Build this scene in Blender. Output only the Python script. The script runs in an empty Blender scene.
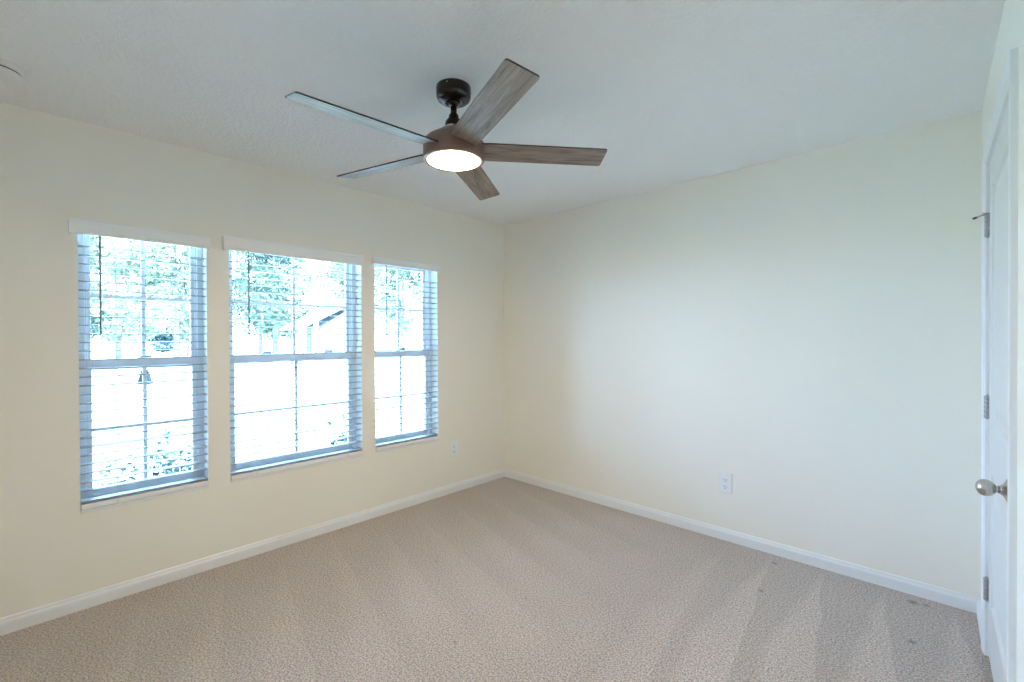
import bpy, bmesh, math, random
from mathutils import Vector, Matrix

S = bpy.context.scene
C = S.collection
PI = math.pi
rnd = random.Random(7)

# ------------------------------------------------------------------ camera
H = 2.44
W = 3.253
CAM = Vector((3.1423, -3.1732, 1.3504))
YAW, PITCH, ROLL = 0.7632, -0.0069, -0.0042
fwd = Vector((-math.sin(YAW) * math.cos(PITCH), math.cos(YAW) * math.cos(PITCH), math.sin(PITCH)))
rt = fwd.cross(Vector((0, 0, 1))).normalized()
up = rt.cross(fwd)
r2 = rt * math.cos(ROLL) + up * math.sin(ROLL)
u2 = up * math.cos(ROLL) - rt * math.sin(ROLL)
cd = bpy.data.cameras.new('camera')
cam = bpy.data.objects.new('camera', cd)
C.objects.link(cam)
m = Matrix((r2, u2, -fwd)).transposed().to_4x4()
m.translation = CAM
cam.matrix_world = m
cd.sensor_width = 36.0
cd.lens = 457.66 / 1024 * 36.0
cd.clip_start = 0.02
cd.clip_end = 400
S.camera = cam

# ------------------------------------------------------------------ light, exposure
SKY = 26.0
SUN = 84.0
LAMP = 156.0
LAMP_COL = (1.0, 0.77, 0.52)
S.view_settings.view_transform = 'Standard'
S.view_settings.look = 'None'
S.view_settings.gamma = 1
S.view_settings.use_curve_mapping = False
S.view_settings.exposure = 0.33
try:
    S.cycles.max_bounces = 16
    S.cycles.diffuse_bounces = 10
    S.cycles.glossy_bounces = 4
    S.cycles.transparent_max_bounces = 48
    S.cycles.sample_clamp_indirect = 8
    S.cycles.use_denoising = True
except Exception:
    pass

world = bpy.data.worlds.new('sky')
S.world = world
world.use_nodes = True
wn = world.node_tree.nodes
wl = world.node_tree.links
wn.clear()
wo = wn.new('ShaderNodeOutputWorld')
bg = wn.new('ShaderNodeBackground')
tc = wn.new('ShaderNodeTexCoord')
sx = wn.new('ShaderNodeSeparateXYZ')
rp = wn.new('ShaderNodeValToRGB')
wl.new(tc.outputs['Generated'], sx.inputs[0])
wl.new(sx.outputs['Z'], rp.inputs['Fac'])
rp.color_ramp.elements[0].position = 0.0
rp.color_ramp.elements[0].color = (0.30, 0.56, 1.0, 1)
rp.color_ramp.elements[1].position = 0.7
rp.color_ramp.elements[1].color = (0.24, 0.45, 0.80, 1)
wl.new(rp.outputs[0], bg.inputs['Color'])
bg.inputs['Strength'].default_value = SKY
wl.new(bg.outputs[0], wo.inputs[0])

sd = bpy.data.lights.new('sun', 'SUN')
sd.energy = SUN
sd.angle = math.radians(1.0)
sd.color = (0.44, 0.64, 0.95)
sun = bpy.data.objects.new('sun', sd)
C.objects.link(sun)
sun.location = (4, 6, 14)
sun.rotation_euler = Vector((0.30, 0.45, 0.84)).to_track_quat('Z', 'Y').to_euler()

# ------------------------------------------------------------------ helpers
class MB:
    """collects shapes into one mesh"""
    def __init__(self):
        self.bm = bmesh.new()

    def box(self, x0, x1, y0, y1, z0, z1, mi=0, M=None):
        P = [(x0, y0, z0), (x1, y0, z0), (x1, y1, z0), (x0, y1, z0), (x0, y0, z1), (x1, y0, z1), (x1, y1, z1), (x0, y1, z1)]
        v = [self.bm.verts.new(M @ Vector(p) if M else p) for p in P]
        out = []
        for f in ((0, 3, 2, 1), (4, 5, 6, 7), (0, 1, 5, 4), (1, 2, 6, 5), (2, 3, 7, 6), (3, 0, 4, 7)):
            q = self.bm.faces.new([v[i] for i in f])
            q.material_index = mi
            out.append(q)
        return out

    def prism(self, pts, axis_fn, t0, t1, mi=0, smooth=False):
        """pts: 2d outline; axis_fn(u,v,t) -> 3d"""
        a = [self.bm.verts.new(axis_fn(u, v, t0)) for u, v in pts]
        b = [self.bm.verts.new(axis_fn(u, v, t1)) for u, v in pts]
        n = len(pts)
        for i in range(n):
            q = self.bm.faces.new((a[i], a[(i + 1) % n], b[(i + 1) % n], b[i]))
            q.material_index = mi
            q.smooth = smooth
        for loop in (a[::-1], b):
            q = self.bm.faces.new(loop)
            q.material_index = mi

    def lathe(self, prof, M=None, n=48, mi=0, caps=True):
        M = M or Matrix()
        rings = []
        for r, z in prof:
            if r < 1e-6:
                rings.append([self.bm.verts.new(M @ Vector((0, 0, z)))])
            else:
                rings.append([self.bm.verts.new(M @ Vector((r * math.cos(2 * PI * k / n), r * math.sin(2 * PI * k / n), z))) for k in range(n)])
        for a, b in zip(rings, rings[1:]):
            for k in range(n):
                k2 = (k + 1) % n
                if len(a) == 1 and len(b) == 1:
                    continue
                if len(a) == 1:
                    q = self.bm.faces.new((a[0], b[k], b[k2]))
                elif len(b) == 1:
                    q = self.bm.faces.new((a[k], b[0], a[k2]))
                else:
                    q = self.bm.faces.new((a[k], b[k], b[k2], a[k2]))
                q.smooth = True
                q.material_index = mi
        if caps:
            for ring in (rings[0], rings[-1]):
                if len(ring) > 1:
                    q = self.bm.faces.new(ring)
                    q.material_index = mi

    def tube(self, pts, rad, n=8, mi=0):
        pts = [Vector(p) for p in pts]
        if not hasattr(rad, '__len__'):
            rad = [rad] * len(pts)
        rings = []
        for i, p in enumerate(pts):
            d = (pts[min(i + 1, len(pts) - 1)] - pts[max(i - 1, 0)]).normalized()
            a = d.orthogonal().normalized() if i == 0 else (a - d * a.dot(d)).normalized()
            b = d.cross(a)
            rings.append([self.bm.verts.new(p + (a * math.cos(2 * PI * k / n) + b * math.sin(2 * PI * k / n)) * rad[i]) for k in range(n)])
        for a_, b_ in zip(rings, rings[1:]):
            for k in range(n):
                q = self.bm.faces.new((a_[k], a_[(k + 1) % n], b_[(k + 1) % n], b_[k]))
                q.smooth = True
                q.material_index = mi
        for ring in (rings[0], rings[-1]):
            q = self.bm.faces.new(ring)
            q.material_index = mi

    def ball(self, c, r, M=None, seg=14, rings=8, scale=(1, 1, 1)):
        T = (M or Matrix()) @ Matrix.Translation(c) @ Matrix.Diagonal((scale[0], scale[1], scale[2], 1))
        prof = [(r * math.sin(PI * i / rings), -r * math.cos(PI * i / rings)) for i in range(rings + 1)]
        self.lathe(prof, T, seg, caps=False)

    def build(self, name, mats, parent=None, bevel=0, loc=None, angle=35):
        bmesh.ops.recalc_face_normals(self.bm, faces=self.bm.faces)
        me = bpy.data.meshes.new(name)
        self.bm.to_mesh(me)
        self.bm.free()
        if not isinstance(mats, (list, tuple)):
            mats = [mats]
        for mt in mats:
            me.materials.append(mt)
        o = bpy.data.objects.new(name, me)
        C.objects.link(o)
        if parent:
            o.parent = parent
        if loc:
            o.location = loc
        if bevel:
            md = o.modifiers.new('bevel', 'BEVEL')
            md.width = bevel
            md.segments = 2
            md.limit_method = 'ANGLE'
            md.angle_limit = math.radians(angle)
        return o


def thing(name, label, cat, loc=(0, 0, 0), rotz=0, group=None):
    o = bpy.data.objects.new(name, None)
    C.objects.link(o)
    o.empty_display_size = 0.1
    o.location = loc
    o.rotation_euler = (0, 0, rotz)
    o['label'] = label
    o['category'] = cat
    if group:
        o['group'] = group
    return o


def tag(o, label, cat, group=None):
    o['label'] = label
    o['category'] = cat
    if group:
        o['group'] = group
    return o


def struct(o, label, cat):
    o['kind'] = 'structure'
    o['label'] = label
    o['category'] = cat
    return o


# ------------------------------------------------------------------ materials
def mat(name, col=(0.8, 0.8, 0.8), rough=0.5, metal=0.0, spec=0.5):
    mt = bpy.data.materials.new(name)
    mt.use_nodes = True
    b = mt.node_tree.nodes['Principled BSDF']
    b.inputs['Base Color'].default_value = (*col, 1)
    b.inputs['Roughness'].default_value = rough
    b.inputs['Metallic'].default_value = metal
    b.inputs['Specular IOR Level'].default_value = spec
    return mt


def nd(mt, t, **kw):
    n = mt.node_tree.nodes.new(t)
    for k, v in kw.items():
        setattr(n, k, v)
    return n


def ln(mt, a, b):
    mt.node_tree.links.new(a, b)


def bump(mt, scale, strength, dist=0.002, detail=3, coord='Object', rough=0.6):
    b = mt.node_tree.nodes['Principled BSDF']
    t = nd(mt, 'ShaderNodeTexCoord')
    n = nd(mt, 'ShaderNodeTexNoise')
    n.inputs['Scale'].default_value = scale
    n.inputs['Detail'].default_value = detail
    n.inputs['Roughness'].default_value = rough
    bp = nd(mt, 'ShaderNodeBump')
    bp.inputs['Strength'].default_value = strength
    bp.inputs['Distance'].default_value = dist
    ln(mt, t.outputs[coord], n.inputs['Vector'])
    ln(mt, n.outputs['Fac'], bp.inputs['Height'])
    ln(mt, bp.outputs[0], b.inputs['Normal'])
    return n


M = {}
M['wall'] = mat('cream_wall_paint', (0.885, 0.855, 0.775), 0.62, spec=0.3)
bump(M['wall'], 90, 0.10, 0.003)
M['ceiling'] = mat('white_ceiling_texture', (0.90, 0.91, 0.91), 0.9, spec=0.1)
bump(M['ceiling'], 60, 0.8, 0.010, 4)
M['trim'] = mat('white_trim_paint', (0.83, 0.85, 0.86), 0.32)
M['door'] = mat('white_door_paint', (0.74, 0.735, 0.71), 0.42)
M['vinyl'] = mat('white_window_vinyl', (0.74, 0.76, 0.78), 0.35)
M['slat'] = mat('darkened_blind_slat', (0.36, 0.375, 0.38), 0.4)  # white slats darkened in colour to tone down the daylight on them
M['valance'] = mat('white_blind_valance', (0.88, 0.91, 0.92), 0.42)
M['wand'] = mat('grey_wand', (0.22, 0.25, 0.27), 0.3)
M['cord'] = mat('white_cord', (0.8, 0.82, 0.82), 0.8)
M['bronze'] = mat('dark_bronze', (0.014, 0.014, 0.016), 0.26, 0.3)
M['housing'] = mat('brown_bronze_housing', (0.21, 0.14, 0.12), 0.36, 0.4)
M['nickel'] = mat('satin_nickel', (0.52, 0.50, 0.47), 0.27, 1.0)
M['steel'] = mat('dull_hinge_steel', (0.42, 0.41, 0.39), 0.36, 1.0)
M['dark'] = mat('dark_slot', (0.03, 0.03, 0.03), 0.6)
M['rubber'] = mat('dark_rubber', (0.06, 0.06, 0.06), 0.6)
M['plastic'] = mat('white_plastic', (0.84, 0.86, 0.87), 0.35)
M['outlet'] = mat('outlet_plastic', (0.86, 0.88, 0.89), 0.3)
M['patch'] = mat('white_patch', (0.85, 0.85, 0.83), 0.4)

# window glass: clear pane with a Fresnel reflection
g = bpy.data.materials.new('window_glass')
g.use_nodes = True
g.node_tree.nodes.clear()
go = nd(g, 'ShaderNodeOutputMaterial')
mx = nd(g, 'ShaderNodeMixShader')
tr = nd(g, 'ShaderNodeBsdfTransparent')
tr.inputs[0].default_value = (0.95, 0.98, 0.97, 1)
gl = nd(g, 'ShaderNodeBsdfGlossy')
gl.inputs['Roughness'].default_value = 0.02
fr = nd(g, 'ShaderNodeFresnel')
fr.inputs[0].default_value = 1.3
ln(g, fr.outputs[0], mx.inputs[0])
ln(g, tr.outputs[0], mx.inputs[1])
ln(g, gl.outputs[0], mx.inputs[2])
ln(g, mx.outputs[0], go.inputs[0])
M['glass'] = g

# lamp diffuser
l = mat('lamp_diffuser', (0.9, 0.85, 0.78), 0.4)
b = l.node_tree.nodes['Principled BSDF']
b.inputs['Emission Color'].default_value = (*LAMP_COL, 1)
t_ = nd(l, 'ShaderNodeTexCoord')
sp_ = nd(l, 'ShaderNodeSeparateXYZ')
cx_ = nd(l, 'ShaderNodeCombineXYZ')
le_ = nd(l, 'ShaderNodeVectorMath', operation='LENGTH')
mr_ = nd(l, 'ShaderNodeMapRange')
ln(l, t_.outputs['Object'], sp_.inputs[0])
ln(l, sp_.outputs['X'], cx_.inputs['X'])
ln(l, sp_.outputs['Y'], cx_.inputs['Y'])
ln(l, cx_.outputs[0], le_.inputs[0])
ln(l, le_.outputs['Value'], mr_.inputs['Value'])
mr_.interpolation_type = 'SMOOTHSTEP'
mr_.inputs['From Min'].default_value = 0.090       # the LEDs end short of the lens rim
mr_.inputs['From Max'].default_value = 0.1165
mr_.inputs['To Min'].default_value = LAMP
mr_.inputs['To Max'].default_value = 0.5
ln(l, mr_.outputs['Result'], b.inputs['Emission Strength'])
M['lamp'] = l


def carpet():
    mt = mat('beige_carpet', (0.5, 0.4, 0.32), 0.95, spec=0.05)
    b = mt.node_tree.nodes['Principled BSDF']
    b.inputs['Sheen Weight'].default_value = 0.25
    b.inputs['Sheen Roughness'].default_value = 0.6
    t = nd(mt, 'ShaderNodeTexCoord')
    n1 = nd(mt, 'ShaderNodeTexNoise')
    n1.inputs['Scale'].default_value = 120
    n1.inputs['Detail'].default_value = 4
    n1.inputs['Roughness'].default_value = 0.85
    r1 = nd(mt, 'ShaderNodeValToRGB')
    e = r1.color_ramp.elements
    e[0].position = 0.435
    e[0].color = (0.235, 0.19, 0.163, 1)
    e[1].position = 0.565
    e[1].color = (0.74, 0.635, 0.565, 1)
    k = e.new(0.5)
    k.color = (0.495, 0.41, 0.357, 1)
    n2 = nd(mt, 'ShaderNodeTexNoise')
    n2.inputs['Scale'].default_value = 2.2
    n2.inputs['Detail'].default_value = 3
    ln(mt, t.outputs['Object'], n1.inputs['Vector'])
    ln(mt, t.outputs['Object'], n2.inputs['Vector'])
    n3 = nd(mt, 'ShaderNodeTexNoise')
    n3.inputs['Scale'].default_value = 390
    n3.inputs['Detail'].default_value = 1
    ln(mt, t.outputs['Object'], n3.inputs['Vector'])
    mf = nd(mt, 'ShaderNodeMath', operation='MULTIPLY_ADD')
    hf = nd(mt, 'ShaderNodeMath', operation='MULTIPLY')
    hf.inputs[1].default_value = 0.75
    ln(mt, n1.outputs['Fac'], hf.inputs[0])
    ln(mt, n3.outputs['Fac'], mf.inputs[0])
    mf.inputs[1].default_value = 0.25
    ln(mt, hf.outputs[0], mf.inputs[2])
    ln(mt, mf.outputs[0], r1.inputs['Fac'])
    sp = nd(mt, 'ShaderNodeSeparateXYZ')
    ln(mt, t.outputs['Object'], sp.inputs[0])

    def math_(op, a, b_=None, c=None, clamp=False):
        q = nd(mt, 'ShaderNodeMath', operation=op)
        q.use_clamp = clamp
        for i, v in enumerate((a, b_, c)):
            if v is None:
                continue
            if isinstance(v, (int, float)):
                q.inputs[i].default_value = v
            else:
                ln(mt, v, q.inputs[i])
        return q.outputs[0]
    # vacuum tracks: the pile leans the other way inside wedges that widen away from a wall
    X, Y = sp.outputs['X'], sp.outputs['Y']
    wob = math_('MULTIPLY', math_('SUBTRACT', n2.outputs['Fac'], 0.5), 0.10)

    def tracks(along, across, off, period, skew, grow, soft):
        u = math_('ADD', math_('ADD', across, wob), math_('MULTIPLY', along, skew))
        u = math_('FRACT', math_('DIVIDE', math_('ADD', u, off), period))
        edge = math_('SUBTRACT', 1.0, math_('MULTIPLY', along, grow, clamp=True))
        edge = math_('MAXIMUM', edge, 0.25)
        up_ = math_('DIVIDE', math_('SUBTRACT', u, edge), soft, clamp=True)
        return up_
    dback = math_('MULTIPLY', Y, -1.0)
    ta = tracks(dback, X, 0.062, 0.268, -0.13, 0.75, 0.16)
    ma = math_('DIVIDE', math_('SUBTRACT', X, 1.9), 0.6, clamp=True)
    tb = tracks(X, Y, 0.1, 0.33, 0.25, 0.6, 0.3)
    mb = math_('DIVIDE', math_('SUBTRACT', 2.0, X), 0.7, clamp=True)
    tr_ = math_('ADD', math_('MULTIPLY', ta, ma), math_('MULTIPLY', math_('MULTIPLY', tb, mb), 0.4))
    f = math_('ADD', 0.90, math_('MULTIPLY', tr_, 0.17))
    f = math_('ADD', f, math_('MULTIPLY', math_('SUBTRACT', n2.outputs['Fac'], 0.5), 0.16))
    # small dents and lint specks
    for (dx, dy, dr) in ((1.556, -1.889, .012), (1.555, -1.417, .011), (1.559, -.838, .010), (1.537, -.259, .014), (1.70, -1.607, .008),
                         (2.42, -.509, .018), (2.39, -.13, .02), (3.01, -.10, .03), (3.024, -.502, .022), (3.06, -.09, .02), (0.9, -1.5, .012)):
        dd = math_('SQRT', math_('ADD', math_('POWER', math_('SUBTRACT', X, dx), 2.0), math_('POWER', math_('SUBTRACT', Y, dy), 2.0)))
        k_ = math_('MULTIPLY', math_('SUBTRACT', 1.0, math_('DIVIDE', dd, dr), clamp=True), -0.6)
        f = math_('ADD', f, k_)
    mm = nd(mt, 'ShaderNodeVectorMath', operation='SCALE')
    ln(mt, r1.outputs[0], mm.inputs[0])
    ln(mt, f, mm.inputs['Scale'])
    ln(mt, mm.outputs[0], b.inputs['Base Color'])
    bp = nd(mt, 'ShaderNodeBump')
    bp.inputs['Strength'].default_value = 0.9
    bp.inputs['Distance'].default_value = 0.003
    ln(mt, mf.outputs[0], bp.inputs['Height'])
    ln(mt, bp.outputs[0], b.inputs['Normal'])
    return mt


M['carpet'] = carpet()


def wood():
    mt = mat('weathered_grey_oak', (0.3, 0.25, 0.2), 0.42, spec=0.5)
    b = mt.node_tree.nodes['Principled BSDF']
    t = nd(mt, 'ShaderNodeTexCoord')
    oi = nd(mt, 'ShaderNodeObjectInfo')
    mp = nd(mt, 'ShaderNodeMapping')
    mp.inputs['Scale'].default_value = (3.0, 42.0, 42.0)
    av = nd(mt, 'ShaderNodeVectorMath', operation='ADD')
    sc = nd(mt, 'ShaderNodeVectorMath', operation='SCALE')
    sc.inputs[0].default_value = (3.1, 7.7, 1.3)
    ln(mt, oi.outputs['Random'], sc.inputs['Scale'])
    ln(mt, t.outputs['Object'], av.inputs[0])
    ln(mt, sc.outputs[0], av.inputs[1])
    ln(mt, av.outputs[0], mp.inputs['Vector'])
    n = nd(mt, 'ShaderNodeTexNoise')
    n.inputs['Scale'].default_value = 1.4
    n.inputs['Detail'].default_value = 6
    n.inputs['Roughness'].default_value = 0.68
    n.inputs['Distortion'].default_value = 0.9
    ln(mt, mp.outputs[0], n.inputs['Vector'])
    r = nd(mt, 'ShaderNodeValToRGB')
    e = r.color_ramp.elements
    e[0].position = 0.30
    e[0].color = (0.045, 0.034, 0.028, 1)
    e[1].position = 0.72
    e[1].color = (0.43, 0.335, 0.27, 1)
    k = e.new(0.46)
    k.color = (0.22, 0.163, 0.128, 1)
    ln(mt, n.outputs['Fac'], r.inputs['Fac'])
    ln(mt, r.outputs[0], b.inputs['Base Color'])
    return mt


M['wood'] = wood()


def leafy(name, c0, c1, rough=0.5):
    mt = mat(name, c0, rough)
    b = mt.node_tree.nodes['Principled BSDF']
    t = nd(mt, 'ShaderNodeTexCoord')
    n = nd(mt, 'ShaderNodeTexNoise')
    n.inputs['Scale'].default_value = 0.9
    n.inputs['Detail'].default_value = 4
    r = nd(mt, 'ShaderNodeValToRGB')
    r.color_ramp.elements[0].position = 0.35
    r.color_ramp.elements[0].color = (*c0, 1)
    r.color_ramp.elements[1].position = 0.65
    r.color_ramp.elements[1].color = (*c1, 1)
    ln(mt, t.outputs['Object'], n.inputs['Vector'])
    ln(mt, n.outputs['Fac'], r.inputs['Fac'])
    ln(mt, r.outputs[0], b.inputs['Base Color'])
    return mt


M['leaf_pale'] = leafy('pale_tree_leaves', (0.075, 0.10, 0.05), (0.24, 0.245, 0.14))
M['leaf_mid'] = leafy('green_tree_leaves', (0.035, 0.06, 0.036), (0.16, 0.185, 0.115))
M['leaf_dark'] = leafy('dark_shrub_leaves', (0.008, 0.022, 0.018), (0.026, 0.05, 0.036))
M['bark'] = leafy('tree_bark', (0.12, 0.105, 0.09), (0.24, 0.21, 0.18), 0.9)
M['pale_bark'] = mat('pale_bark', (0.62, 0.58, 0.54), 0.8)
M['lawn'] = leafy('sunlit_lawn', (0.33, 0.35, 0.24), (0.44, 0.44, 0.35), 0.95)
M['concrete'] = mat('pale_concrete', (0.40, 0.39, 0.37), 0.9)
M['siding'] = mat('pale_house_siding', (0.17, 0.19, 0.20), 0.8)
M['roof'] = mat('pale_roof_shingle', (0.42, 0.36, 0.35), 0.9)
M['lampmetal'] = mat('blue_grey_metal', (0.010, 0.013, 0.014), 0.9, spec=0.1)
M['redpaint'] = mat('red_paint', (0.45, 0.03, 0.04), 0.5)
M['yellow'] = mat('yellow_petals', (0.65, 0.50, 0.06), 0.6)
M['grassblade'] = mat('yellow_green_grass', (0.30, 0.34, 0.08), 0.8)

# ------------------------------------------------------------------ room shell
YN = -3.95                     # wall behind the camera
XR = 3.253
TH = math.radians(1.0)
WT = 0.165                     # window wall thickness
WIN = [(-3.018, -2.471, -0.006), (-2.356, -1.497, 0.0), (-1.388, -0.803, 0.004)]
Z0, Z1 = 0.493, 1.945


def rot_wall_pts(s, off):
    """point on the door wall: s along it from the far corner, off into the room"""
    return Vector((XR + s * math.sin(TH) - off * math.cos(TH), -s * math.cos(TH) - off * math.sin(TH), 0))


fl = MB()
fl.box(-0.2, 3.75, YN - 0.2, 0.2, -0.12, 0)
struct(fl.build('floor', M['carpet']), 'beige speckled wall-to-wall carpet with vacuum tracks', 'carpet floor')
ce = MB()
ce.box(-WT, 3.75, YN - 0.2, 0.2, H, H + 0.15)
struct(ce.build('ceiling', M['ceiling']), 'white lightly textured ceiling above the fan', 'ceiling')
wb = MB()
wb.box(-WT, 3.75, 0, 0.15, -0.1, H)
struct(wb.build('wall_back', M['wall']), 'plain cream wall right of the room corner', 'wall')
wf = MB()
wf.box(-WT, 3.75, YN - 0.15, YN, -0.1, H)
struct(wf.build('wall_front', M['wall']), 'cream wall behind the viewer', 'wall')
wl_ = MB()
ys = [YN]
for a, b_, _ in WIN:
    ys += [a, b_]
ys.append(0.0)
for i in range(0, len(ys) - 1, 2):
    wl_.box(-WT, 0, ys[i], ys[i + 1], -0.4, H)
for a, b_, _ in WIN:
    wl_.box(-WT, 0, a, b_, -0.4, Z0 - 0.014)
    wl_.box(-WT, 0, a, b_, Z1, H)
struct(wl_.build('wall_left', M['wall']), 'cream wall with the three blind-covered windows', 'wall')

# door wall, turned one degree, with the door opening left free
S0, S1, DT = 0.402, 1.262, 2.077     # opening
LEN = 4.0
wr = bpy.data.objects.new('wall_right', None)


def wall_frame(name, parent=None):
    pass


WM = Matrix(((math.sin(TH), -math.cos(TH), 0, XR), (-math.cos(TH), -math.sin(TH), 0, 0), (0, 0, 1, 0), (0, 0, 0, 1)))
# WM maps local (s, off, z) to world


def wbox(mb, s0, s1, o0, o1, z0, z1, mi=0):
    return mb.box(s0, s1, o0, o1, z0, z1, mi, WM)


bpy.data.objects.remove(wr)
w = MB()
wbox(w, 0, S0, -0.115, 0, -0.1, H)
wbox(w, S1, LEN, -0.115, 0, -0.1, H)
wbox(w, S0, S1, -0.115, 0, DT, H)
struct(w.build('wall_right', M['wall']), 'cream wall holding the white door', 'wall')


w = MB()
wbox(w, -0.02, LEN, -0.40, -0.30, -0.1, H)  # unseen, added to stop daylight leaking in under the door
struct(w.build('wall_light_block', M['wall']), 'unseen wall added behind the door to block daylight', 'wall')

# baseboards: profiled board
BB = [(0, 0), (0.0145, 0), (0.0145, 0.050), (0.013, 0.056), (0.0095, 0.062), (0.008, 0.070), (0.0065, 0.0725), (0.004, 0.0755), (0, 0.0755)]
mb = MB()
mb.prism(BB, lambda u, v, t: (u, t, v), YN, 0.0)
struct(mb.build('baseboard_left', M['trim']), 'white baseboard below the windows', 'baseboard')
mb = MB()
mb.prism(BB, lambda u, v, t: (t, -u, v), 0.0, XR)
struct(mb.build('baseboard_back', M['trim']), 'white baseboard along the plain wall', 'baseboard')
mb = MB()
mb.prism(BB, lambda u, v, t: WM @ Vector((t, u, v)), 0.0, 0.345)
mb.prism(BB, lambda u, v, t: WM @ Vector((t, u, v)), 1.32, LEN - 0.1)
struct(mb.build('baseboard_right', M['trim']), 'white baseboard beside the door casing', 'baseboard')
mb = MB()
mb.prism(BB, lambda u, v, t: (t, YN + u, v), 0.0, 3.3)
struct(mb.build('baseboard_front', M['trim']), 'white baseboard behind the viewer', 'baseboard')

# ------------------------------------------------------------------ windows
def make_window(n, ya, yb, dz, where):
    w0 = bpy.data.objects.new('window_%d' % n, None)
    C.objects.link(w0)
    yc = (ya + yb) / 2
    w0.location = (0, yc, 0)
    struct(w0, where, 'window')
    a, b_ = ya - yc, yb - yc
    z0, z1 = Z0, Z1
    XO, XI = -0.160, -0.085      # vinyl frame depth
    FW = 0.030
    f = MB()
    f.box(XO, XI, a, a + FW, z0, z1)
    f.box(XO, XI, b_ - FW, b_, z0, z1)
    f.box(XO, XI, a + FW, b_ - FW, z0, z0 + 0.034)
    f.box(XO, XI, a + FW, b_ - FW, z1 - 0.012, z1)
    # inner stop beads
    f.box(XI - 0.03, XI - 0.018, a + FW, a + FW + 0.008, z0 + 0.03, z1 - FW)
    f.box(XI - 0.03, XI - 0.018, b_ - FW - 0.008, b_ - FW, z0 + 0.03, z1 - FW)
    f.build('window_frame', M['vinyl'], w0, 0.003)
    s = MB()
    s.box(-0.085, 0.004, a, b_, z0 - 0.014, z0 + 0.002)
    s.build('window_sill', M['trim'], w0, 0.003)
    ga, gb = a + 0.054, b_ - 0.054
    ZM = 1.224 + dz
    # upper sash (outer)
    def sash(nm, x0, x1, za, zb, rb, rt_):
        q = MB()
        q.box(x0, x1, a + FW, ga, za, zb)
        q.box(x0, x1, gb, b_ - FW, za, zb)
        q.box(x0, x1, ga, gb, za, za + rb)
        q.box(x0, x1, ga, gb, zb - rt_, zb)
        so = q.build(nm, M['vinyl'], w0, 0.003)
        p = MB()
        xm = (x0 + x1) / 2
        p.box(xm - 0.002, xm + 0.002, ga, gb, za + rb, zb - rt_)
        p.build('glass_pane', M['glass'], so)
        mu = MB()
        zc = (za + rb + zb - rt_) / 2
        mu.box(xm - 0.006, xm + 0.006, -0.0095, 0.0095, za + rb, zb - rt_)
        mu.box(xm - 0.0055, xm + 0.0055, ga, gb, zc - 0.0095, zc + 0.0095)
        mu.build('grille_bars', M['vinyl'], so)
        return so
    sash('upper_sash', -0.152, -0.128, ZM - 0.028, z1 - 0.010, 0.056, 0.018)
    lo = sash('lower_sash', -0.124, -0.098, z0 + 0.034, ZM + 0.028, 0.034, 0.056)
    for yy in ((0.0,) if n != 2 else (-0.19, 0.22)):
        k = MB()
        k.box(-0.112, -0.088, yy - 0.03, yy + 0.03, ZM + 0.028, ZM + 0.036)
        k.tube([(-0.100, yy - 0.02, ZM + 0.040), (-0.092, yy + 0.01, ZM + 0.041), (-0.088, yy + 0.028, ZM + 0.040)], 0.005, 8)
        k.build('sash_lock', M['vinyl'], lo)
    return w0


make_window(1, *WIN[0], 'narrow left window behind its white blind')
make_window(2, *WIN[1], 'wide middle window behind its white blind')
make_window(3, *WIN[2], 'narrow right window nearest the room corner')

# ------------------------------------------------------------------ blinds
PITCHZ = 0.0440


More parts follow.
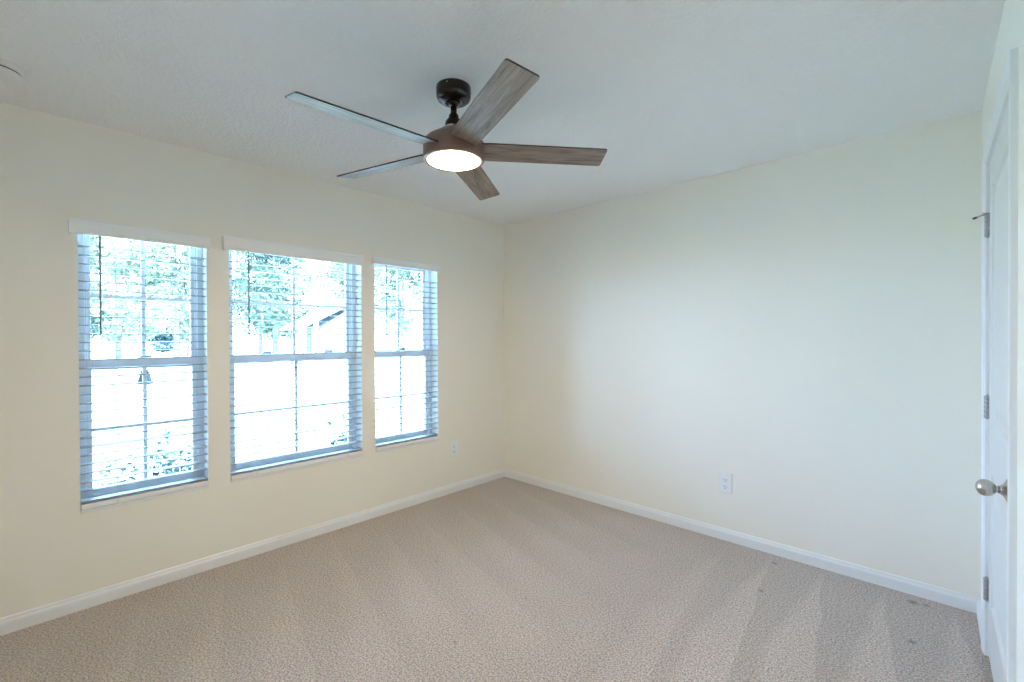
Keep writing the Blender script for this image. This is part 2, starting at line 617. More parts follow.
def make_blind(label, ya, yb, va, vb, vz0, vz1, wand_y, wand_z, seed):
    yc = (ya + yb) / 2
    t = thing('venetian_blind', label, 'window blind', (0, yc, Z0), 0, 'white blinds on the three windows')
    a, b_ = ya - yc + 0.003, yb - yc - 0.003
    dz = -Z0
    # valance with returns
    v = MB()
    y0, y1 = va - yc, vb - yc
    face = [(0.020, vz0 + dz), (0.030, vz0 + dz), (0.032, vz0 + 0.004 + dz), (0.032, vz0 + 0.012 + dz), (0.030, vz0 + 0.016 + dz),
            (0.030, vz1 - 0.018 + dz), (0.033, vz1 - 0.012 + dz), (0.033, vz1 - 0.002 + dz), (0.031, vz1 + dz), (0.020, vz1 + dz)]
    v.prism(face, lambda p, q, s: (p, s, q), y0, y1)
    v.box(0.0005, 0.021, y0, y0 + 0.010, vz0 + dz, vz1 + dz)
    v.box(0.0005, 0.021, y1 - 0.010, y1, vz0 + dz, vz1 + dz)
    v.build('valance', M['valance'], t)
    h = MB()
    h.box(-0.045, 0.010, a, b_, vz0 + 0.012 + dz, Z1 - 0.003 + dz)
    h.build('headrail', M['valance'], t)
    # slats, 50 mm, crowned
    s = MB()
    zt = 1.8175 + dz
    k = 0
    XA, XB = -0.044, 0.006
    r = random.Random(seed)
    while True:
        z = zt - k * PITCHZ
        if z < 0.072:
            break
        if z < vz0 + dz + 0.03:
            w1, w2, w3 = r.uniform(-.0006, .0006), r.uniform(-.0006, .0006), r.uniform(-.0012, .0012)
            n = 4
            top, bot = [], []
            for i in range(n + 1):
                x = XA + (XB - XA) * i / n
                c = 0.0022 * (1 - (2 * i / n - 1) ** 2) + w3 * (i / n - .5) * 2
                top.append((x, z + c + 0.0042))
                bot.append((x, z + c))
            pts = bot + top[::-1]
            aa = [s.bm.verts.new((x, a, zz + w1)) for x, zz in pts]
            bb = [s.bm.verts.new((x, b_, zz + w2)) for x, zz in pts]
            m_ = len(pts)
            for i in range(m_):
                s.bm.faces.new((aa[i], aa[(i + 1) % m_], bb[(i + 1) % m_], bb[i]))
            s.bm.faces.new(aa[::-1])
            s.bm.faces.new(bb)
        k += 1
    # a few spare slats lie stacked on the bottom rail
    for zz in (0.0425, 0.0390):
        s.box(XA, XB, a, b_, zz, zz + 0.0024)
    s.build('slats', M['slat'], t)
    br = MB()
    br.box(XA - 0.001, XB + 0.002, a, b_, 0.004, 0.0295)
    rail = br.build('bottom_rail', M['valance'], t, 0.004)
    L = b_ - a
    offs = (0.14, L - 0.11)
    for o_ in offs:
        cb = MB()
        cb.lathe([(0.0, 0), (0.0055, 0), (0.005, 0.003), (0.0, 0.0035)],
                 Matrix.Translation((XB + 0.002, a + o_, 0.0170)) @ Matrix.Rotation(PI / 2, 4, 'Y'), 12, caps=False)
        cb.build('cord_button', M['cord'], rail)
        cl = MB()
        cl.tube([(XB + 0.0015, a + o_, 0.03), (XB + 0.0015, a + o_, vz0 + dz + 0.02)], 0.0009, 5)
        cl.tube([(XA - 0.0015, a + o_, 0.03), (XA - 0.0015, a + o_, vz0 + dz + 0.02)], 0.0009, 5)
        cl.build('ladder_cord', M['cord'], t)
    wd = MB()
    wd.tube([(0.021, wand_y - yc, vz0 + dz + 0.02), (0.023, wand_y - yc, vz0 + dz - 0.05), (0.024, wand_y - yc, wand_z + dz)], 0.0042, 8)
    wd.lathe([(0.0, wand_z + dz - 0.012), (0.005, wand_z + dz - 0.01), (0.0058, wand_z + dz), (0.0042, wand_z + dz + 0.006)],
             Matrix.Translation((0.024, wand_y - yc, 0)), 10)
    wd.build('tilt_wand', M['wand'], t)
    return t


make_blind('narrow white slatted blind on the left window, farthest from the corner', WIN[0][0], WIN[0][1], -3.050, -2.457, 1.876, 1.948, -2.936, 1.385, 1)
make_blind('wide white slatted blind on the middle window', WIN[1][0], WIN[1][1], -2.387, -1.490, 1.884, 1.966, -2.254, 1.385, 2)
make_blind('narrow white slatted blind on the right window, nearest the corner', WIN[2][0], WIN[2][1], -1.412, -0.790, 1.910, 1.968, -1.300, 1.385, 3)

# ------------------------------------------------------------------ ceiling fan
FX, FY = 1.580, -1.901
fan = thing('ceiling_fan', 'dark bronze ceiling fan with five grey wood blades and lit round lamp', 'ceiling fan', (FX, FY, H))
mb = MB()
mb.lathe([(0.0, 0.0), (0.0745, 0.0), (0.0755, -0.006), (0.0745, -0.040), (0.070, -0.052), (0.060, -0.060), (0.040, -0.066), (0.034, -0.067), (0.031, -0.060), (0.0, -0.060)], n=48, caps=False)
can = mb.build('canopy', M['bronze'], fan)
mb = MB()
mb.ball((0, 0, -0.064), 0.027, scale=(1, 1, 0.75))
mb.build('hanger_ball', M['bronze'], can)
for k in range(3):
    a = math.radians(-60 + 120 * k)
    sm = MB()
    sm.ball((0.0755 * math.cos(a), 0.0755 * math.sin(a), -0.013), 0.0035)
    sm.build('canopy_screw', M['nickel'], can)
mb = MB()
mb.lathe([(0.0135, -0.055), (0.0135, -0.175)], n=24)
mb.build('downrod', M['bronze'], fan)
mb = MB()
mb.lathe([(0.0, -0.118), (0.019, -0.118), (0.0215, -0.123), (0.0225, -0.133), (0.036, -0.150), (0.0385, -0.168), (0.0385, -0.1745), (0.0, -0.1745)], n=40, caps=False)
mb.build('coupling_cover', M['bronze'], fan)
mb = MB()
mb.lathe([(0.0, -0.172), (0.0375, -0.173),
          (0.075, -0.201), (0.108, -0.221), (0.124, -0.232), (0.1305, -0.242), (0.1320, -0.252), (0.1320, -0.309), (0.1305, -0.317), (0.126, -0.3205), (0.1192, -0.3198), (0.1192, -0.305), (0.0, -0.305)], n=72, caps=False)
hs = mb.build('motor_housing', M['housing'], fan)
for k, (ang, zz) in enumerate(((228, -0.236), (348, -0.236), (108, -0.236))):
    a = math.radians(ang)
    sm = MB()
    sm.ball((0.1305 * math.cos(a), 0.1305 * math.sin(a), zz), 0.0045)
    sm.build('housing_screw', M['nickel'], hs)
# small thin white patch on the top cone
st = MB()
a0 = math.radians(-66)
prev = None
for i in range(7):
    a = a0 + (i - 3) * 0.125
    p1 = Vector((0.041 * math.cos(a), 0.041 * math.sin(a), -0.1766))
    p2 = Vector((0.060 * math.cos(a), 0.060 * math.sin(a), -0.1902))
    nrm = Vector((math.cos(a) * .5, math.sin(a) * .5, .87)) * 0.0012
    cur = [st.bm.verts.new(p1 + nrm), st.bm.verts.new(p2 + nrm), st.bm.verts.new(p2 - nrm), st.bm.verts.new(p1 - nrm)]
    if prev:
        for j in range(4):
            st.bm.faces.new((prev[j], prev[(j + 1) % 4], cur[(j + 1) % 4], cur[j]))
    else:
        st.bm.faces.new(cur)
    prev = cur
st.bm.faces.new(prev)
lb = st.build('patch', M['patch'], hs)
lb['label'] = 'small white patch'
mb = MB()
mb.lathe([(0.1186, -0.306), (0.1186, -0.3180), (0.117, -0.3192), (0.11, -0.3198), (0.06, -0.3222), (0.0, -0.3225)], n=64, caps=False)
df = mb.build('lamp_diffuser', M['lamp'], fan)
df['label'] = 'glowing warm white lens'
# blades
bl = MB()
R0, R1, BW, BT = 0.095, 0.674, 0.0605, 0.003
out = [(R0, -BW * 0.92), (0.16, -BW)]
rc = 0.010
for i in range(5):
    a = -PI / 2 + PI / 2 * i / 4
    out.append((R1 - rc + rc * math.cos(a), -BW + rc + rc * math.sin(a)))
for i in range(5):
    a = PI / 2 * i / 4
    out.append((R1 - rc + rc * math.cos(a), BW - rc + rc * math.sin(a)))
out += [(0.16, BW), (R0, BW * 0.92)]
vb_ = [bl.bm.verts.new((x, y, -BT)) for x, y in out]
vt_ = [bl.bm.verts.new((x, y, BT)) for x, y in out]
q = bl.bm.faces.new(vb_[::-1])
q.material_index = 0
q = bl.bm.faces.new(vt_)
q.material_index = 1
for i in range(len(out)):
    j = (i + 1) % len(out)
    q = bl.bm.faces.new((vb_[i], vb_[j], vt_[j], vt_[i]))
    q.material_index = 1
blade = bl.build('blade', [M['wood'], M['bronze']], fan)
ir = MB()
ir.box(0.06, 0.150, -0.022, 0.022, BT, BT + 0.006)
iron = ir.build('blade_bracket', M['bronze'], blade)
for k in range(5):
    if k == 0:
        o, ii = blade, iron
    else:
        o = blade.copy()
        C.objects.link(o)
        o.parent = fan
        ii = iron.copy()
        C.objects.link(ii)
        ii.parent = o
    o.location = (0, 0, 2.167 - H)
    o.rotation_euler = (Matrix.Rotation(math.radians(-21.0 + 72 * k), 3, 'Z') @ Matrix.Rotation(math.radians(-13), 3, 'X')).to_euler()

# ------------------------------------------------------------------ door
dr = bpy.data.objects.new('door_1', None)
C.objects.link(dr)
struct(dr, 'white panelled door closed at the right edge of the room', 'door')


def dbuild(mb_, name, mt, parent, bevel=0):
    return mb_.build(name, mt, parent, bevel)


LF0, LF1, LZ0, LZ1 = 0.4075, 1.2565, 0.022, 2.070
lf = MB()
T0, T1 = -0.036, -0.0015
lp = [(0.115, 0.734), (0.115, 0.734)]
ST = 0.115
rails = [(LZ0, LZ0 + 0.235), (0.80, 1.02), (LZ1 - 0.115, LZ1)]
wbox(lf, LF0, LF0 + ST, T0, T1, LZ0, LZ1)
wbox(lf, LF1 - ST, LF1, T0, T1, LZ0, LZ1)
for za, zb in rails:
    wbox(lf, LF0 + ST, LF1 - ST, T0, T1, za, zb)
leaf = lf.build('door_leaf', M['door'], dr)
pn = MB()
for za, zb in ((rails[0][1], rails[1][0]), (rails[1][1], rails[2][0])):
    s0, s1 = LF0 + ST, LF1 - ST
    # sloping sticking, flat field, raised centre
    lev = [(0.0, T1), (0.012, T1 - 0.009), (0.030, T1 - 0.010), (0.060, T1 - 0.003), (0.062, T1 - 0.003)]
    rings = []
    for d, o_ in lev:
        rings.append([pn.bm.verts.new(WM @ Vector(p)) for p in ((s0 + d, o_, za + d), (s1 - d, o_, za + d), (s1 - d, o_, zb - d), (s0 + d, o_, zb - d))])
    back = [pn.bm.verts.new(WM @ Vector(p)) for p in ((s0, T0 + 0.004, za), (s1, T0 + 0.004, za), (s1, T0 + 0.004, zb), (s0, T0 + 0.004, zb))]
    rings.insert(0, back)
    for A, B in zip(rings, rings[1:]):
        for i in range(4):
            pn.bm.faces.new((A[i], A[(i + 1) % 4], B[(i + 1) % 4], B[i]))
    pn.bm.faces.new(rings[-1])
    pn.bm.faces.new(back)
pn.build('door_panels', M['door'], leaf)
jm = MB()
wbox(jm, S0, LF0 - 0.0022, -0.115, -0.001, 0, DT)
wbox(jm, LF1 + 0.0022, S1, -0.115, -0.001, 0, DT)
wbox(jm, S0, S1, -0.115, -0.001, LZ1 + 0.003, DT)
wbox(jm, LF0 - 0.002, LF0 + 0.012, -0.075, -0.037, 0, LZ1 + 0.003)
wbox(jm, LF1 - 0.012, LF1 + 0.002, -0.075, -0.037, 0, LZ1 + 0.003)
wbox(jm, LF0, LF1, -0.075, -0.037, LZ1 - 0.012, LZ1 + 0.003)
jm.build('door_jamb', M['trim'], dr)
# casing: profile across its width (0 = inner edge)
CW = 0.057
prof = [(0.0, 0.0), (0.0, 0.009), (0.004, 0.011), (0.012, 0.0115), (0.020, 0.0145), (0.040, 0.0165), (0.052, 0.0172), (0.056, 0.0160), (0.057, 0.0140), (0.057, 0.0)]
cs = MB()
ia, ib, zt = S0, S1, DT
rings = []
paths = [((ia, 0.0), (-1, 0)), ((ia, zt), (-1, 1)), ((ib, zt), (1, 1)), ((ib, 0.0), (1, 0))]
for (s_, z_), (ds, dzz) in paths:
    rings.append([cs.bm.verts.new(WM @ Vector((s_ + ds * u, v, z_ + dzz * u))) for u, v in prof])
for A, B in zip(rings, rings[1:]):
    n = len(prof)
    for i in range(n):
        cs.bm.faces.new((A[i], A[(i + 1) % n], B[(i + 1) % n], B[i]))
cs.bm.faces.new(rings[0])
cs.bm.faces.new(rings[-1])
struct(cs.build('trim_1', M['trim']), 'white casing around the door', 'door casing')
# hinges
for k, hz in enumerate((1.812, 1.052, 0.285)):
    hg = MB()
    hs_, ho = LF0 - 0.0012, 0.0040
    n = 5
    hh = 0.096
    for i in range(n):
        za = hz - hh / 2 + hh / n * i
        p = WM @ Vector((hs_, ho, 0))
        hg.lathe([(0.0, za + 0.0012), (0.0090, za + 0.0012), (0.0098, za + 0.0022), (0.0098, za + hh / n - 0.0022), (0.0090, za + hh / n - 0.0012), (0.0, za + hh / n - 0.0012)], Matrix.Translation((p.x, p.y, 0)), 14, caps=False)
    p = WM @ Vector((hs_, ho, 0))
    hg.lathe([(0.0, hz - hh / 2 - 0.004), (0.0045, hz - hh / 2 - 0.003), (0.0045, hz + hh / 2 + 0.003), (0.0, hz + hh / 2 + 0.0045)], Matrix.Translation((p.x, p.y, 0)), 10, caps=False)
    # leaves let into the door edge and jamb, their rounded corners show as slim plates
    wbox(hg, hs_ - 0.013, hs_ - 0.001, -0.0012, 0.0012, hz - hh / 2, hz + hh / 2)
    wbox(hg, hs_ + 0.001, hs_ + 0.016, -0.0015, 0.0008, hz - hh / 2, hz + hh / 2)
    ho_ = hg.build('hinge', M['steel'], dr)
    for i in range(3):
        sc_ = MB()
        pz = hz + (i - 1) * 0.034
        q0 = WM @ Vector((hs_ + 0.010, 0.0006, pz))
        sc_.lathe([(0.0, 0.0), (0.0034, 0.0), (0.003, 0.001), (0.0, 0.0012)], Matrix.Translation(q0) @ WM.to_3x3().to_4x4() @ Matrix.Rotation(-PI / 2, 4, 'X'), 10, caps=False)
        sc_.build('hinge_screw', M['dark'], ho_)
    if k == 0:
        sp = MB()
        zt_ = hz + hh / 2 + 0.001
        sp.lathe([(0.009, zt_ - 0.004), (0.009, zt_ + 0.004)], Matrix.Translation((p.x, p.y, 0)), 14)
        e1 = WM @ Vector((hs_ - 0.002, ho + 0.033, zt_ - 0.009))
        sp.tube([(p.x, p.y, zt_), WM @ Vector((hs_, ho + 0.02, zt_ - 0.003)), e1], [0.0042, 0.0042, 0.0036], 10)
        e2 = WM @ Vector((hs_ + 0.030, ho + 0.016, zt_))
        sp.tube([(p.x, p.y, zt_), e2], 0.0035, 8)
        so = sp.build('hinge_stop', M['nickel'], ho_)
        tp = MB()
        tp.tube([e1, e1 + (e1 - Vector((p.x, p.y, zt_))).normalized() * 0.012], [0.0055, 0.0045], 10)
        tp.build('stop_tip', M['rubber'], so)
# knob: egg-shaped on a flared rose
kz, ks = 0.877, 1.122
KM = Matrix.Translation(WM @ Vector((ks, 0, kz))) @ WM.to_3x3().to_4x4() @ Matrix.Rotation(-PI / 2, 4, 'X')
kr = MB()
kr.lathe([(0.0, -0.002), (0.036, -0.002), (0.036, 0.002), (0.034, 0.004), (0.027, 0.007), (0.019, 0.011), (0.0135, 0.016), (0.0115, 0.022), (0.0, 0.022)], KM, 36, caps=False)
rose = kr.build('door_knob', M['nickel'], dr)
kb = MB()
pr = []
for i in range(15):
    a = PI * i / 14
    pr.append((0.0255 * math.sin(a) * (1 - 0.10 * math.cos(a)), 0.0475 - 0.0245 * math.cos(a)))
kb.lathe([(0.0, 0.018), (0.0105, 0.018), (0.011, 0.024)] + pr[2:], KM @ Matrix.Scale(1.0, 4), 36, caps=False)
kb.build('knob_handle', M['nickel'], rose)

# ------------------------------------------------------------------ outlets
def make_outlet(label, Mx):
    t = thing('wall_outlet', label, 'electrical outlet', Mx.translation, 0, 'wall outlets')
    L = Mx.to_3x3().to_4x4() @ Matrix.Diagonal((1.2, 1.18, 1.25, 1))
    p = MB()
    # bevelled plate: u across, v up, w out
    lev = [(0.0, 0.0), (0.0, 0.003), (0.004, 0.0058)]
    rings = []
    for d, o_ in lev:
        rings.append([p.bm.verts.new(L @ Vector(q)) for q in ((-0.035 + d, -0.0575 + d, o_), (0.035 - d, -0.0575 + d, o_), (0.035 - d, 0.0575 - d, o_), (-0.035 + d, 0.0575 - d, o_))])
    p.bm.faces.new(rings[0])
    for A, B in zip(rings, rings[1:]):
        for i in range(4):
            p.bm.faces.new((A[i], A[(i + 1) % 4], B[(i + 1) % 4], B[i]))
    p.bm.faces.new(rings[-1])
    p.build('cover_plate', M['outlet'], t)
    for sg in (-1, 1):
        r = MB()
        ol = []
        for i in range(24):
            a = 2 * PI * i / 24
            ol.append((0.0172 * math.cos(a), max(-0.0135, min(0.0135, 0.0172 * math.sin(a))) + sg * 0.0195))
        r.prism(ol, lambda u, v, w_: L @ Vector((u, v, w_)), 0.004, 0.0078)
        ro = r.build('receptacle', M['outlet'], t)
        sl = MB()
        for u0, hh in ((-0.0075, 0.0045), (0.0055, 0.0038)):
            sl.prism([(u0, sg * 0.0195 + 0.002 - hh), (u0 + 0.002, sg * 0.0195 + 0.002 - hh), (u0 + 0.002, sg * 0.0195 + 0.002 + hh), (u0, sg * 0.0195 + 0.002 + hh)],
                     lambda u, v, w_: L @ Vector((u, v, w_)), 0.0074, 0.0081)
        sl.prism([(0.0028 * math.cos(2 * PI * i / 10), sg * 0.0195 - 0.008 + 0.0028 * math.sin(2 * PI * i / 10)) for i in range(10)], lambda u, v, w_: L @ Vector((u, v, w_)), 0.0074, 0.0081)
        s_ = sl.build('socket_slots', M['dark'], ro)
    sc_ = MB()
    sc_.lathe([(0.0, 0.0055), (0.0032, 0.0055), (0.0028, 0.0066), (0.0, 0.007)], L, 10, caps=False)
    sc_.build('plate_screw', M['outlet'], t)
    return t


MxB = Matrix(((1, 0, 0, 2.068), (0, 0, -1, 0), (0, 1, 0, 0.380), (0, 0, 0, 1)))
make_outlet('white duplex outlet low on the plain wall right of the corner', MxB)
MxL = Matrix(((0, 0, 1, 0), (1, 0, 0, -0.635), (0, 1, 0, 0.380), (0, 0, 0, 1)))
make_outlet('white outlet low on the window wall, beside the corner', MxL)

# ------------------------------------------------------------------ smoke detector
sdx, sdy = 0.407, -3.266
sm = thing('smoke_detector', 'round white smoke detector on the ceiling at the left edge', 'smoke detector', (sdx, sdy, H))
mb = MB()
mb.lathe([(0.0, 0.0), (0.083, 0.0), (0.084, -0.004), (0.083, -0.012), (0.078, -0.018), (0.0, -0.018)], n=48, caps=False)
mb.build('base_plate', M['plastic'], sm)
mb = MB()
mb.lathe([(0.0, -0.0175), (0.066, -0.0175), (0.066, -0.024), (0.0, -0.024)], n=48, caps=False)
mb.build('vent_ring', M['dark'], sm)
mb = MB()
mb.lathe([(0.0, -0.0235), (0.070, -0.0235), (0.071, -0.030), (0.066, -0.041), (0.052, -0.047), (0.0, -0.049)], n=48, caps=False)
mb.build('cover', M['plastic'], sm)

# ------------------------------------------------------------------ outside
GZ = -0.35
gm = MB()
gm.box(-140, -0.17, -90, 140, GZ - 0.2, GZ)
struct(gm.build('ground', M['lawn']), 'sunlit front lawn outside the windows', 'lawn')
pm = MB()
pm.box(-24.5, -18.5, -90, 140, GZ, GZ + 0.02)
struct(pm.build('street', M['concrete']), 'pale sunlit street across the lawn', 'street')


def leaves(mb_, c, rad, n, size, r, fill=0.55):
    """leaf cards folded along the middle, spread through an ellipsoid crown"""
    for _ in range(n):
        while True:
            p = Vector((r.uniform(-1, 1), r.uniform(-1, 1), r.uniform(-1, 1)))
            if 0.05 < p.length < 1:
                break
        p = p.normalized() * (p.length ** fill)
        p = Vector((c[0] + p.x * rad[0], c[1] + p.y * rad[1], c[2] + p.z * rad[2]))
        d = Vector((r.uniform(-1, 1), r.uniform(-1, 1), r.uniform(-.6, .8))).normalized()
        nrm = d.orthogonal().normalized()
        nrm.rotate(Matrix.Rotation(r.uniform(0, 2 * PI), 3, d))
        sd_ = d.cross(nrm)
        s = size * r.uniform(0.6, 1.3)
        a = mb_.bm.verts.new(p - d * s)
        b2 = mb_.bm.verts.new(p + d * s)
        l_ = mb_.bm.verts.new(p + sd_ * s * 0.5 + nrm * s * 0.15)
        r_ = mb_.bm.verts.new(p - sd_ * s * 0.5 + nrm * s * 0.15)
        mb_.bm.faces.new((a, l_, b2))
        mb_.bm.faces.new((a, b2, r_))


def make_tree(name, label, cat, x, y, h, rad, lm, bm_, seed, n=1600, size=0.22, trunk=0.16, group=None, clusters=9, base=0.32, lean=0.0):
    r = random.Random(seed)
    t = thing(name, label, cat, (x, y, GZ), 0, group)
    tk = MB()
    tk.tube([(0, 0, -0.1), (lean * .3, 0.05, h * 0.3), (lean * .7, -0.05, h * 0.55), (lean, 0.0, h * 0.86)], [trunk * 1.25, trunk, trunk * 0.7, trunk * 0.2], 10)
    cs_ = []
    for i in range(clusters):
        a = 2 * PI * i / clusters + r.uniform(-.4, .4)
        q = r.uniform(0.35, 0.75) * rad
        zz = h * (base + (0.92 - base) * r.random())
        cs_.append(Vector((math.cos(a) * q + lean * .6, math.sin(a) * q, zz)))
        z_s = max(h * 0.22, zz - rad * 0.55)
        tk.tube([(lean * z_s / h, 0, z_s), cs_[-1] * 0.6 + Vector((0, 0, (z_s + 0.25) * 0.4)), cs_[-1]], [trunk * .4, trunk * .22, trunk * .08], 6)
    tk.build('trunk', bm_, t)
    lv = MB()
    for c in cs_:
        leaves(lv, c, (rad * 0.5, rad * 0.5, rad * 0.42), n // clusters, size, r)
    lv.build('foliage', lm, t)
    return t


TREES = [
    (-33, -2.2, 11.0, 2.6, 'leaf_pale', 'tall pale green tree across the street, seen at the left edge of the left window'),
    (-34, 3.4, 12.5, 2.8, 'leaf_pale', 'tall pale green tree across the street, seen right of the left window grille'),
    (-46, 1.6, 14.0, 3.4, 'leaf_pale', 'far pale green tree rising behind the gap between two nearer trees in the left window'),
    (-33, 9.2, 12.0, 2.8, 'leaf_mid', 'tall green tree across the street, behind the left end of the middle window'),
    (-45, 12.0, 14.5, 3.4, 'leaf_mid', 'far green tree just left of the pale trunk in the middle window'),
    (-36, 17.2, 13.0, 2.9, 'leaf_pale', 'tall pale green tree rising behind the small house'),
    (-47, 21.5, 15.0, 3.8, 'leaf_pale', 'far pale green tree behind the right end of the middle window'),
    (-38, 23.5, 12.5, 2.9, 'leaf_mid', 'green tree filling the left half of the right window'),
    (-38, 29.8, 13.0, 3.0, 'leaf_pale', 'pale green tree filling the right half of the right window'),
]
for i, (x, y, h, rad, lm, lab) in enumerate(TREES):
    make_tree('leafy_tree', lab, 'tree', x, y, h, rad, M[lm], M['bark'], 20 + i, n=4200, size=0.21, group='trees across the street', clusters=14, base=0.16)
make_tree('pale_trunk_tree', 'slim tree with a straight whitish trunk seen through the middle window', 'tree', -16, 4.95, 8.5, 1.9, M['leaf_pale'], M['pale_bark'], 51, n=900, size=0.16, trunk=0.085, clusters=8, base=0.62)

# shrubs under the window and across the lawn
def make_shrub(name, label, cat, x, y, rx, ry, h, mt, n, size, seed, group=None, z0=0.0):
    r = random.Random(seed)
    t = thing(name, label, cat, (x, y, GZ), 0, group)
    st_ = MB()
    lv = MB()
    k = 9
    for i in range(k):
        a = 2 * PI * i / k + r.uniform(-.3, .3)
        tip = Vector((math.cos(a) * rx * r.uniform(.3, .85), math.sin(a) * ry * r.uniform(.3, .85), h * r.uniform(.55, .93)))
        st_.tube([(math.cos(a) * .03, math.sin(a) * .03, -0.03), tip * 0.5 + Vector((0, 0, h * .1)), tip], [0.012, 0.009, 0.004], 6)
        leaves(lv, (tip.x, tip.y, tip.z * 0.93), (rx * .42, ry * .42, h * .16), n // (2 * k), size, r)
        mid = tip * 0.62 + Vector((0, 0, h * .06))
        leaves(lv, mid, (rx * .4, ry * .4, h * .2), n // (2 * k), size, r)
    st_.build('stems', M['bark'], t)
    lv.build('foliage', mt, t)
    return t


make_shrub('leafy_shrub', 'dark leafy shrub below the left window, right of its grille bar', 'shrub', -1.30, -2.385, 0.28, 0.22, 1.0, M['leaf_dark'], 620, 0.030, 3, 'shrubs outside the left window')
make_shrub('leafy_shrub', 'smaller dark shrub below the left window, left of its grille bar', 'shrub', -1.25, -2.735, 0.18, 0.12, 0.90, M['leaf_dark'], 300, 0.03, 4, 'shrubs outside the left window')
make_shrub('flower_plant', 'slim leafy plant outside the lower right of the middle window', 'plant', -1.25, -1.06, 0.16, 0.11, 0.98, M['leaf_dark'], 190, 0.034, 5)
make_shrub('round_shrub', 'low dark rounded shrub on the far lawn in the left window', 'shrub', -60.0, 7.0, 1.2, 1.3, 1.35, M['leaf_dark'], 900, 0.16, 6)
make_shrub('wide_shrub', 'dark shrub across the street, just above the low one in the left window', 'shrub', -66.0, 8.0, 1.6, 2.1, 3.5, M['leaf_dark'], 900, 0.24, 7)

for i, (yy, h_, lab) in enumerate(((3.0, 6.5, 'leftmost of the tall loose shrubs along the far lawn edge, in the left window'),
                                   (13.5, 7.0, 'tall loose shrub along the far lawn edge, between the left and middle windows'),
                                   (23.5, 6.4, 'tall loose shrub along the far lawn edge, in the left half of the middle window'),
                                   (34.0, 7.2, 'tall loose shrub along the far lawn edge, behind the small house'),
                                   (44.0, 6.6, 'tall loose shrub along the far lawn edge, in the left half of the right window'),
                                   (57.5, 6.9, 'rightmost of the tall loose shrubs along the far lawn edge, in the right window'))):
    make_shrub('tall_bush', lab, 'shrub', -74.0, yy, 2.4, 4.6, h_, M['leaf_mid'], 1800, 0.34, 80 + i, 'shrubs along the far lawn edge')

# garden lamp on a post
gl_ = thing('garden_lamp', 'blue-grey bell-shaped lamp on a post in the lawn', 'lamp', (-5.0, -2.10, GZ))
mb = MB()
mb.tube([(0, 0, -0.1), (0, 0, 1.08)], 0.016, 12)
mb.build('post', M['lampmetal'], gl_)
mb = MB()
mb.lathe([(0.0, 1.32), (0.012, 1.31), (0.018, 1.285), (0.038, 1.275), (0.045, 1.255), (0.088, 1.09), (0.090, 1.075), (0.0, 1.075)], n=28, caps=False)
mb.build('lamp_shade', M['lampmetal'], gl_)

# red lawn chair
rc_ = thing('lawn_chair', 'small red lawn chair far across the lawn in the left window', 'chair', (-52.0, 7.75, GZ))
mb = MB()
mb.box(-0.28, 0.30, -0.33, 0.33, 0.40, 0.46)
mb.build('seat', M['redpaint'], rc_)
mb = MB()
for k in range(5):
    mb.box(-0.34, -0.29, -0.33 + k * 0.135, -0.21 + k * 0.135, 0.40, 1.10)
mb.box(-0.29, -0.26, -0.33, 0.33, 0.85, 0.93)
mb.build('backrest', M['redpaint'], rc_)
for sx_ in (-0.25, 0.25):
    for sy_ in (-0.28, 0.28):
        mb = MB()
        mb.box(sx_ - 0.04, sx_ + 0.04, sy_ - 0.04, sy_ + 0.04, -0.02, 0.62)
        mb.build('leg', M['redpaint'], rc_)

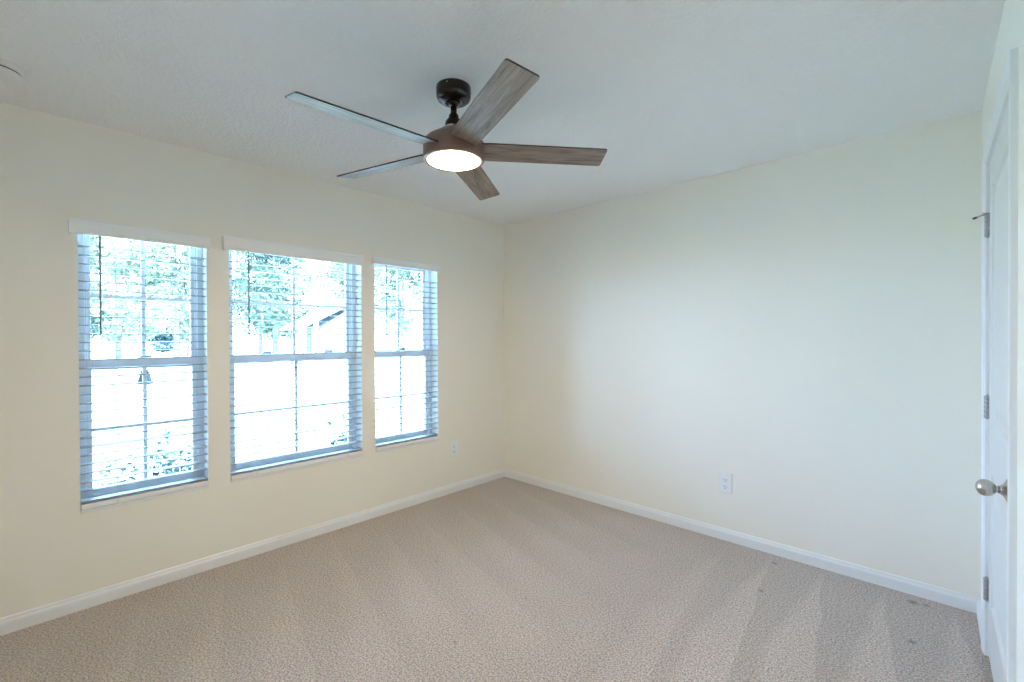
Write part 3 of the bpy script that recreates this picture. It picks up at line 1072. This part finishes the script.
# flowers and grass tufts
def make_tuft(name, label, cat, x, y, r_, h, n, mt, seed, flower=None):
    t = thing(name, label, cat, (x, y, GZ))
    r = random.Random(seed)
    mb_ = MB()
    fb = MB()
    for i in range(n):
        a = r.uniform(0, 2 * PI)
        q = r_ * math.sqrt(r.random())
        p = Vector((math.cos(a) * q * .6, math.sin(a) * q, 0))
        hh = h * r.uniform(.6, 1.1)
        tip = p + Vector((r.uniform(-.1, .1), r.uniform(-.1, .1), hh))
        wv = Vector((math.cos(a + 1.3), math.sin(a + 1.3), 0)) * 0.014
        v = [mb_.bm.verts.new(p - wv), mb_.bm.verts.new(p + wv), mb_.bm.verts.new((p + tip) / 2 + wv * .7 + Vector((0, 0, .02))), mb_.bm.verts.new(tip), mb_.bm.verts.new((p + tip) / 2 - wv * .7 + Vector((0, 0, .02)))]
        mb_.bm.faces.new(v)
        if flower and i % 3 == 0:
            fb.ball(tip, 0.07, seg=8, rings=5, scale=(1, 1, .6))
    mb_.build('blades', mt, t)
    if flower:
        fb.build('blossoms', flower, t)
    else:
        fb.bm.free()
    return t


make_tuft('flower_clump', 'clump of yellow flowers on the lawn beyond the middle window', 'flowers', -27.0, 6.7, 0.75, 0.45, 160, M['grassblade'], 61, M['yellow'])
make_tuft('grass_clump', 'yellow-green grass clump on the lawn beyond the right window', 'grass', -17.2, 10.6, 0.8, 0.4, 220, M['grassblade'], 62)

# small house across the street
hx, hy = -27.0, 11.2
ho_ = thing('house', 'small pale house with a gabled roof across the street in the middle window', 'house', (hx, hy, GZ))
mb = MB()
mb.box(-3.0, 0, -1.0, 4.4, -0.1, 2.55)
gab = [(-1.0, 2.55), (4.4, 2.55), (1.7, 4.3)]
mb.prism(gab, lambda u, v, t_: (t_, u, v), -3.0, 0.0)
mb.box(-2.2, 0.1, -2.35, -1.0, -0.1, 0.35)
body = mb.build('wall', M['siding'], ho_)
for yy in (-2.25, -1.7, -1.15):
    mb = MB()
    mb.box(-0.1, 0.04, yy - 0.06, yy + 0.06, 0.35, 2.35)
    mb.build('porch_post', M['trim'], ho_)
mb = MB()
for sgn in (0, 1):
    y0_, z0_, y1_, z1_ = (-2.6, 2.28, 1.7, 4.45) if sgn == 0 else (4.9, 2.25, 1.7, 4.45)
    for t0, t1 in ((-3.3, 0.08),):
        P = [(t0, y0_, z0_), (t1, y0_, z0_), (t1, y1_, z1_), (t0, y1_, z1_)]
        lo_ = [mb.bm.verts.new(q) for q in P]
        hi_ = [mb.bm.verts.new((q[0], q[1], q[2] + 0.16)) for q in P]
        mb.bm.faces.new(lo_[::-1])
        mb.bm.faces.new(hi_)
        for i in range(4):
            mb.bm.faces.new((lo_[i], lo_[(i + 1) % 4], hi_[(i + 1) % 4], hi_[i]))
mb.build('roof', M['roof'], ho_)
mb = MB()
mb.box(0.0, 0.05, 0.2, 3.0, 0.0, 2.1)
mb.build('garage_door', M['trim'], ho_)
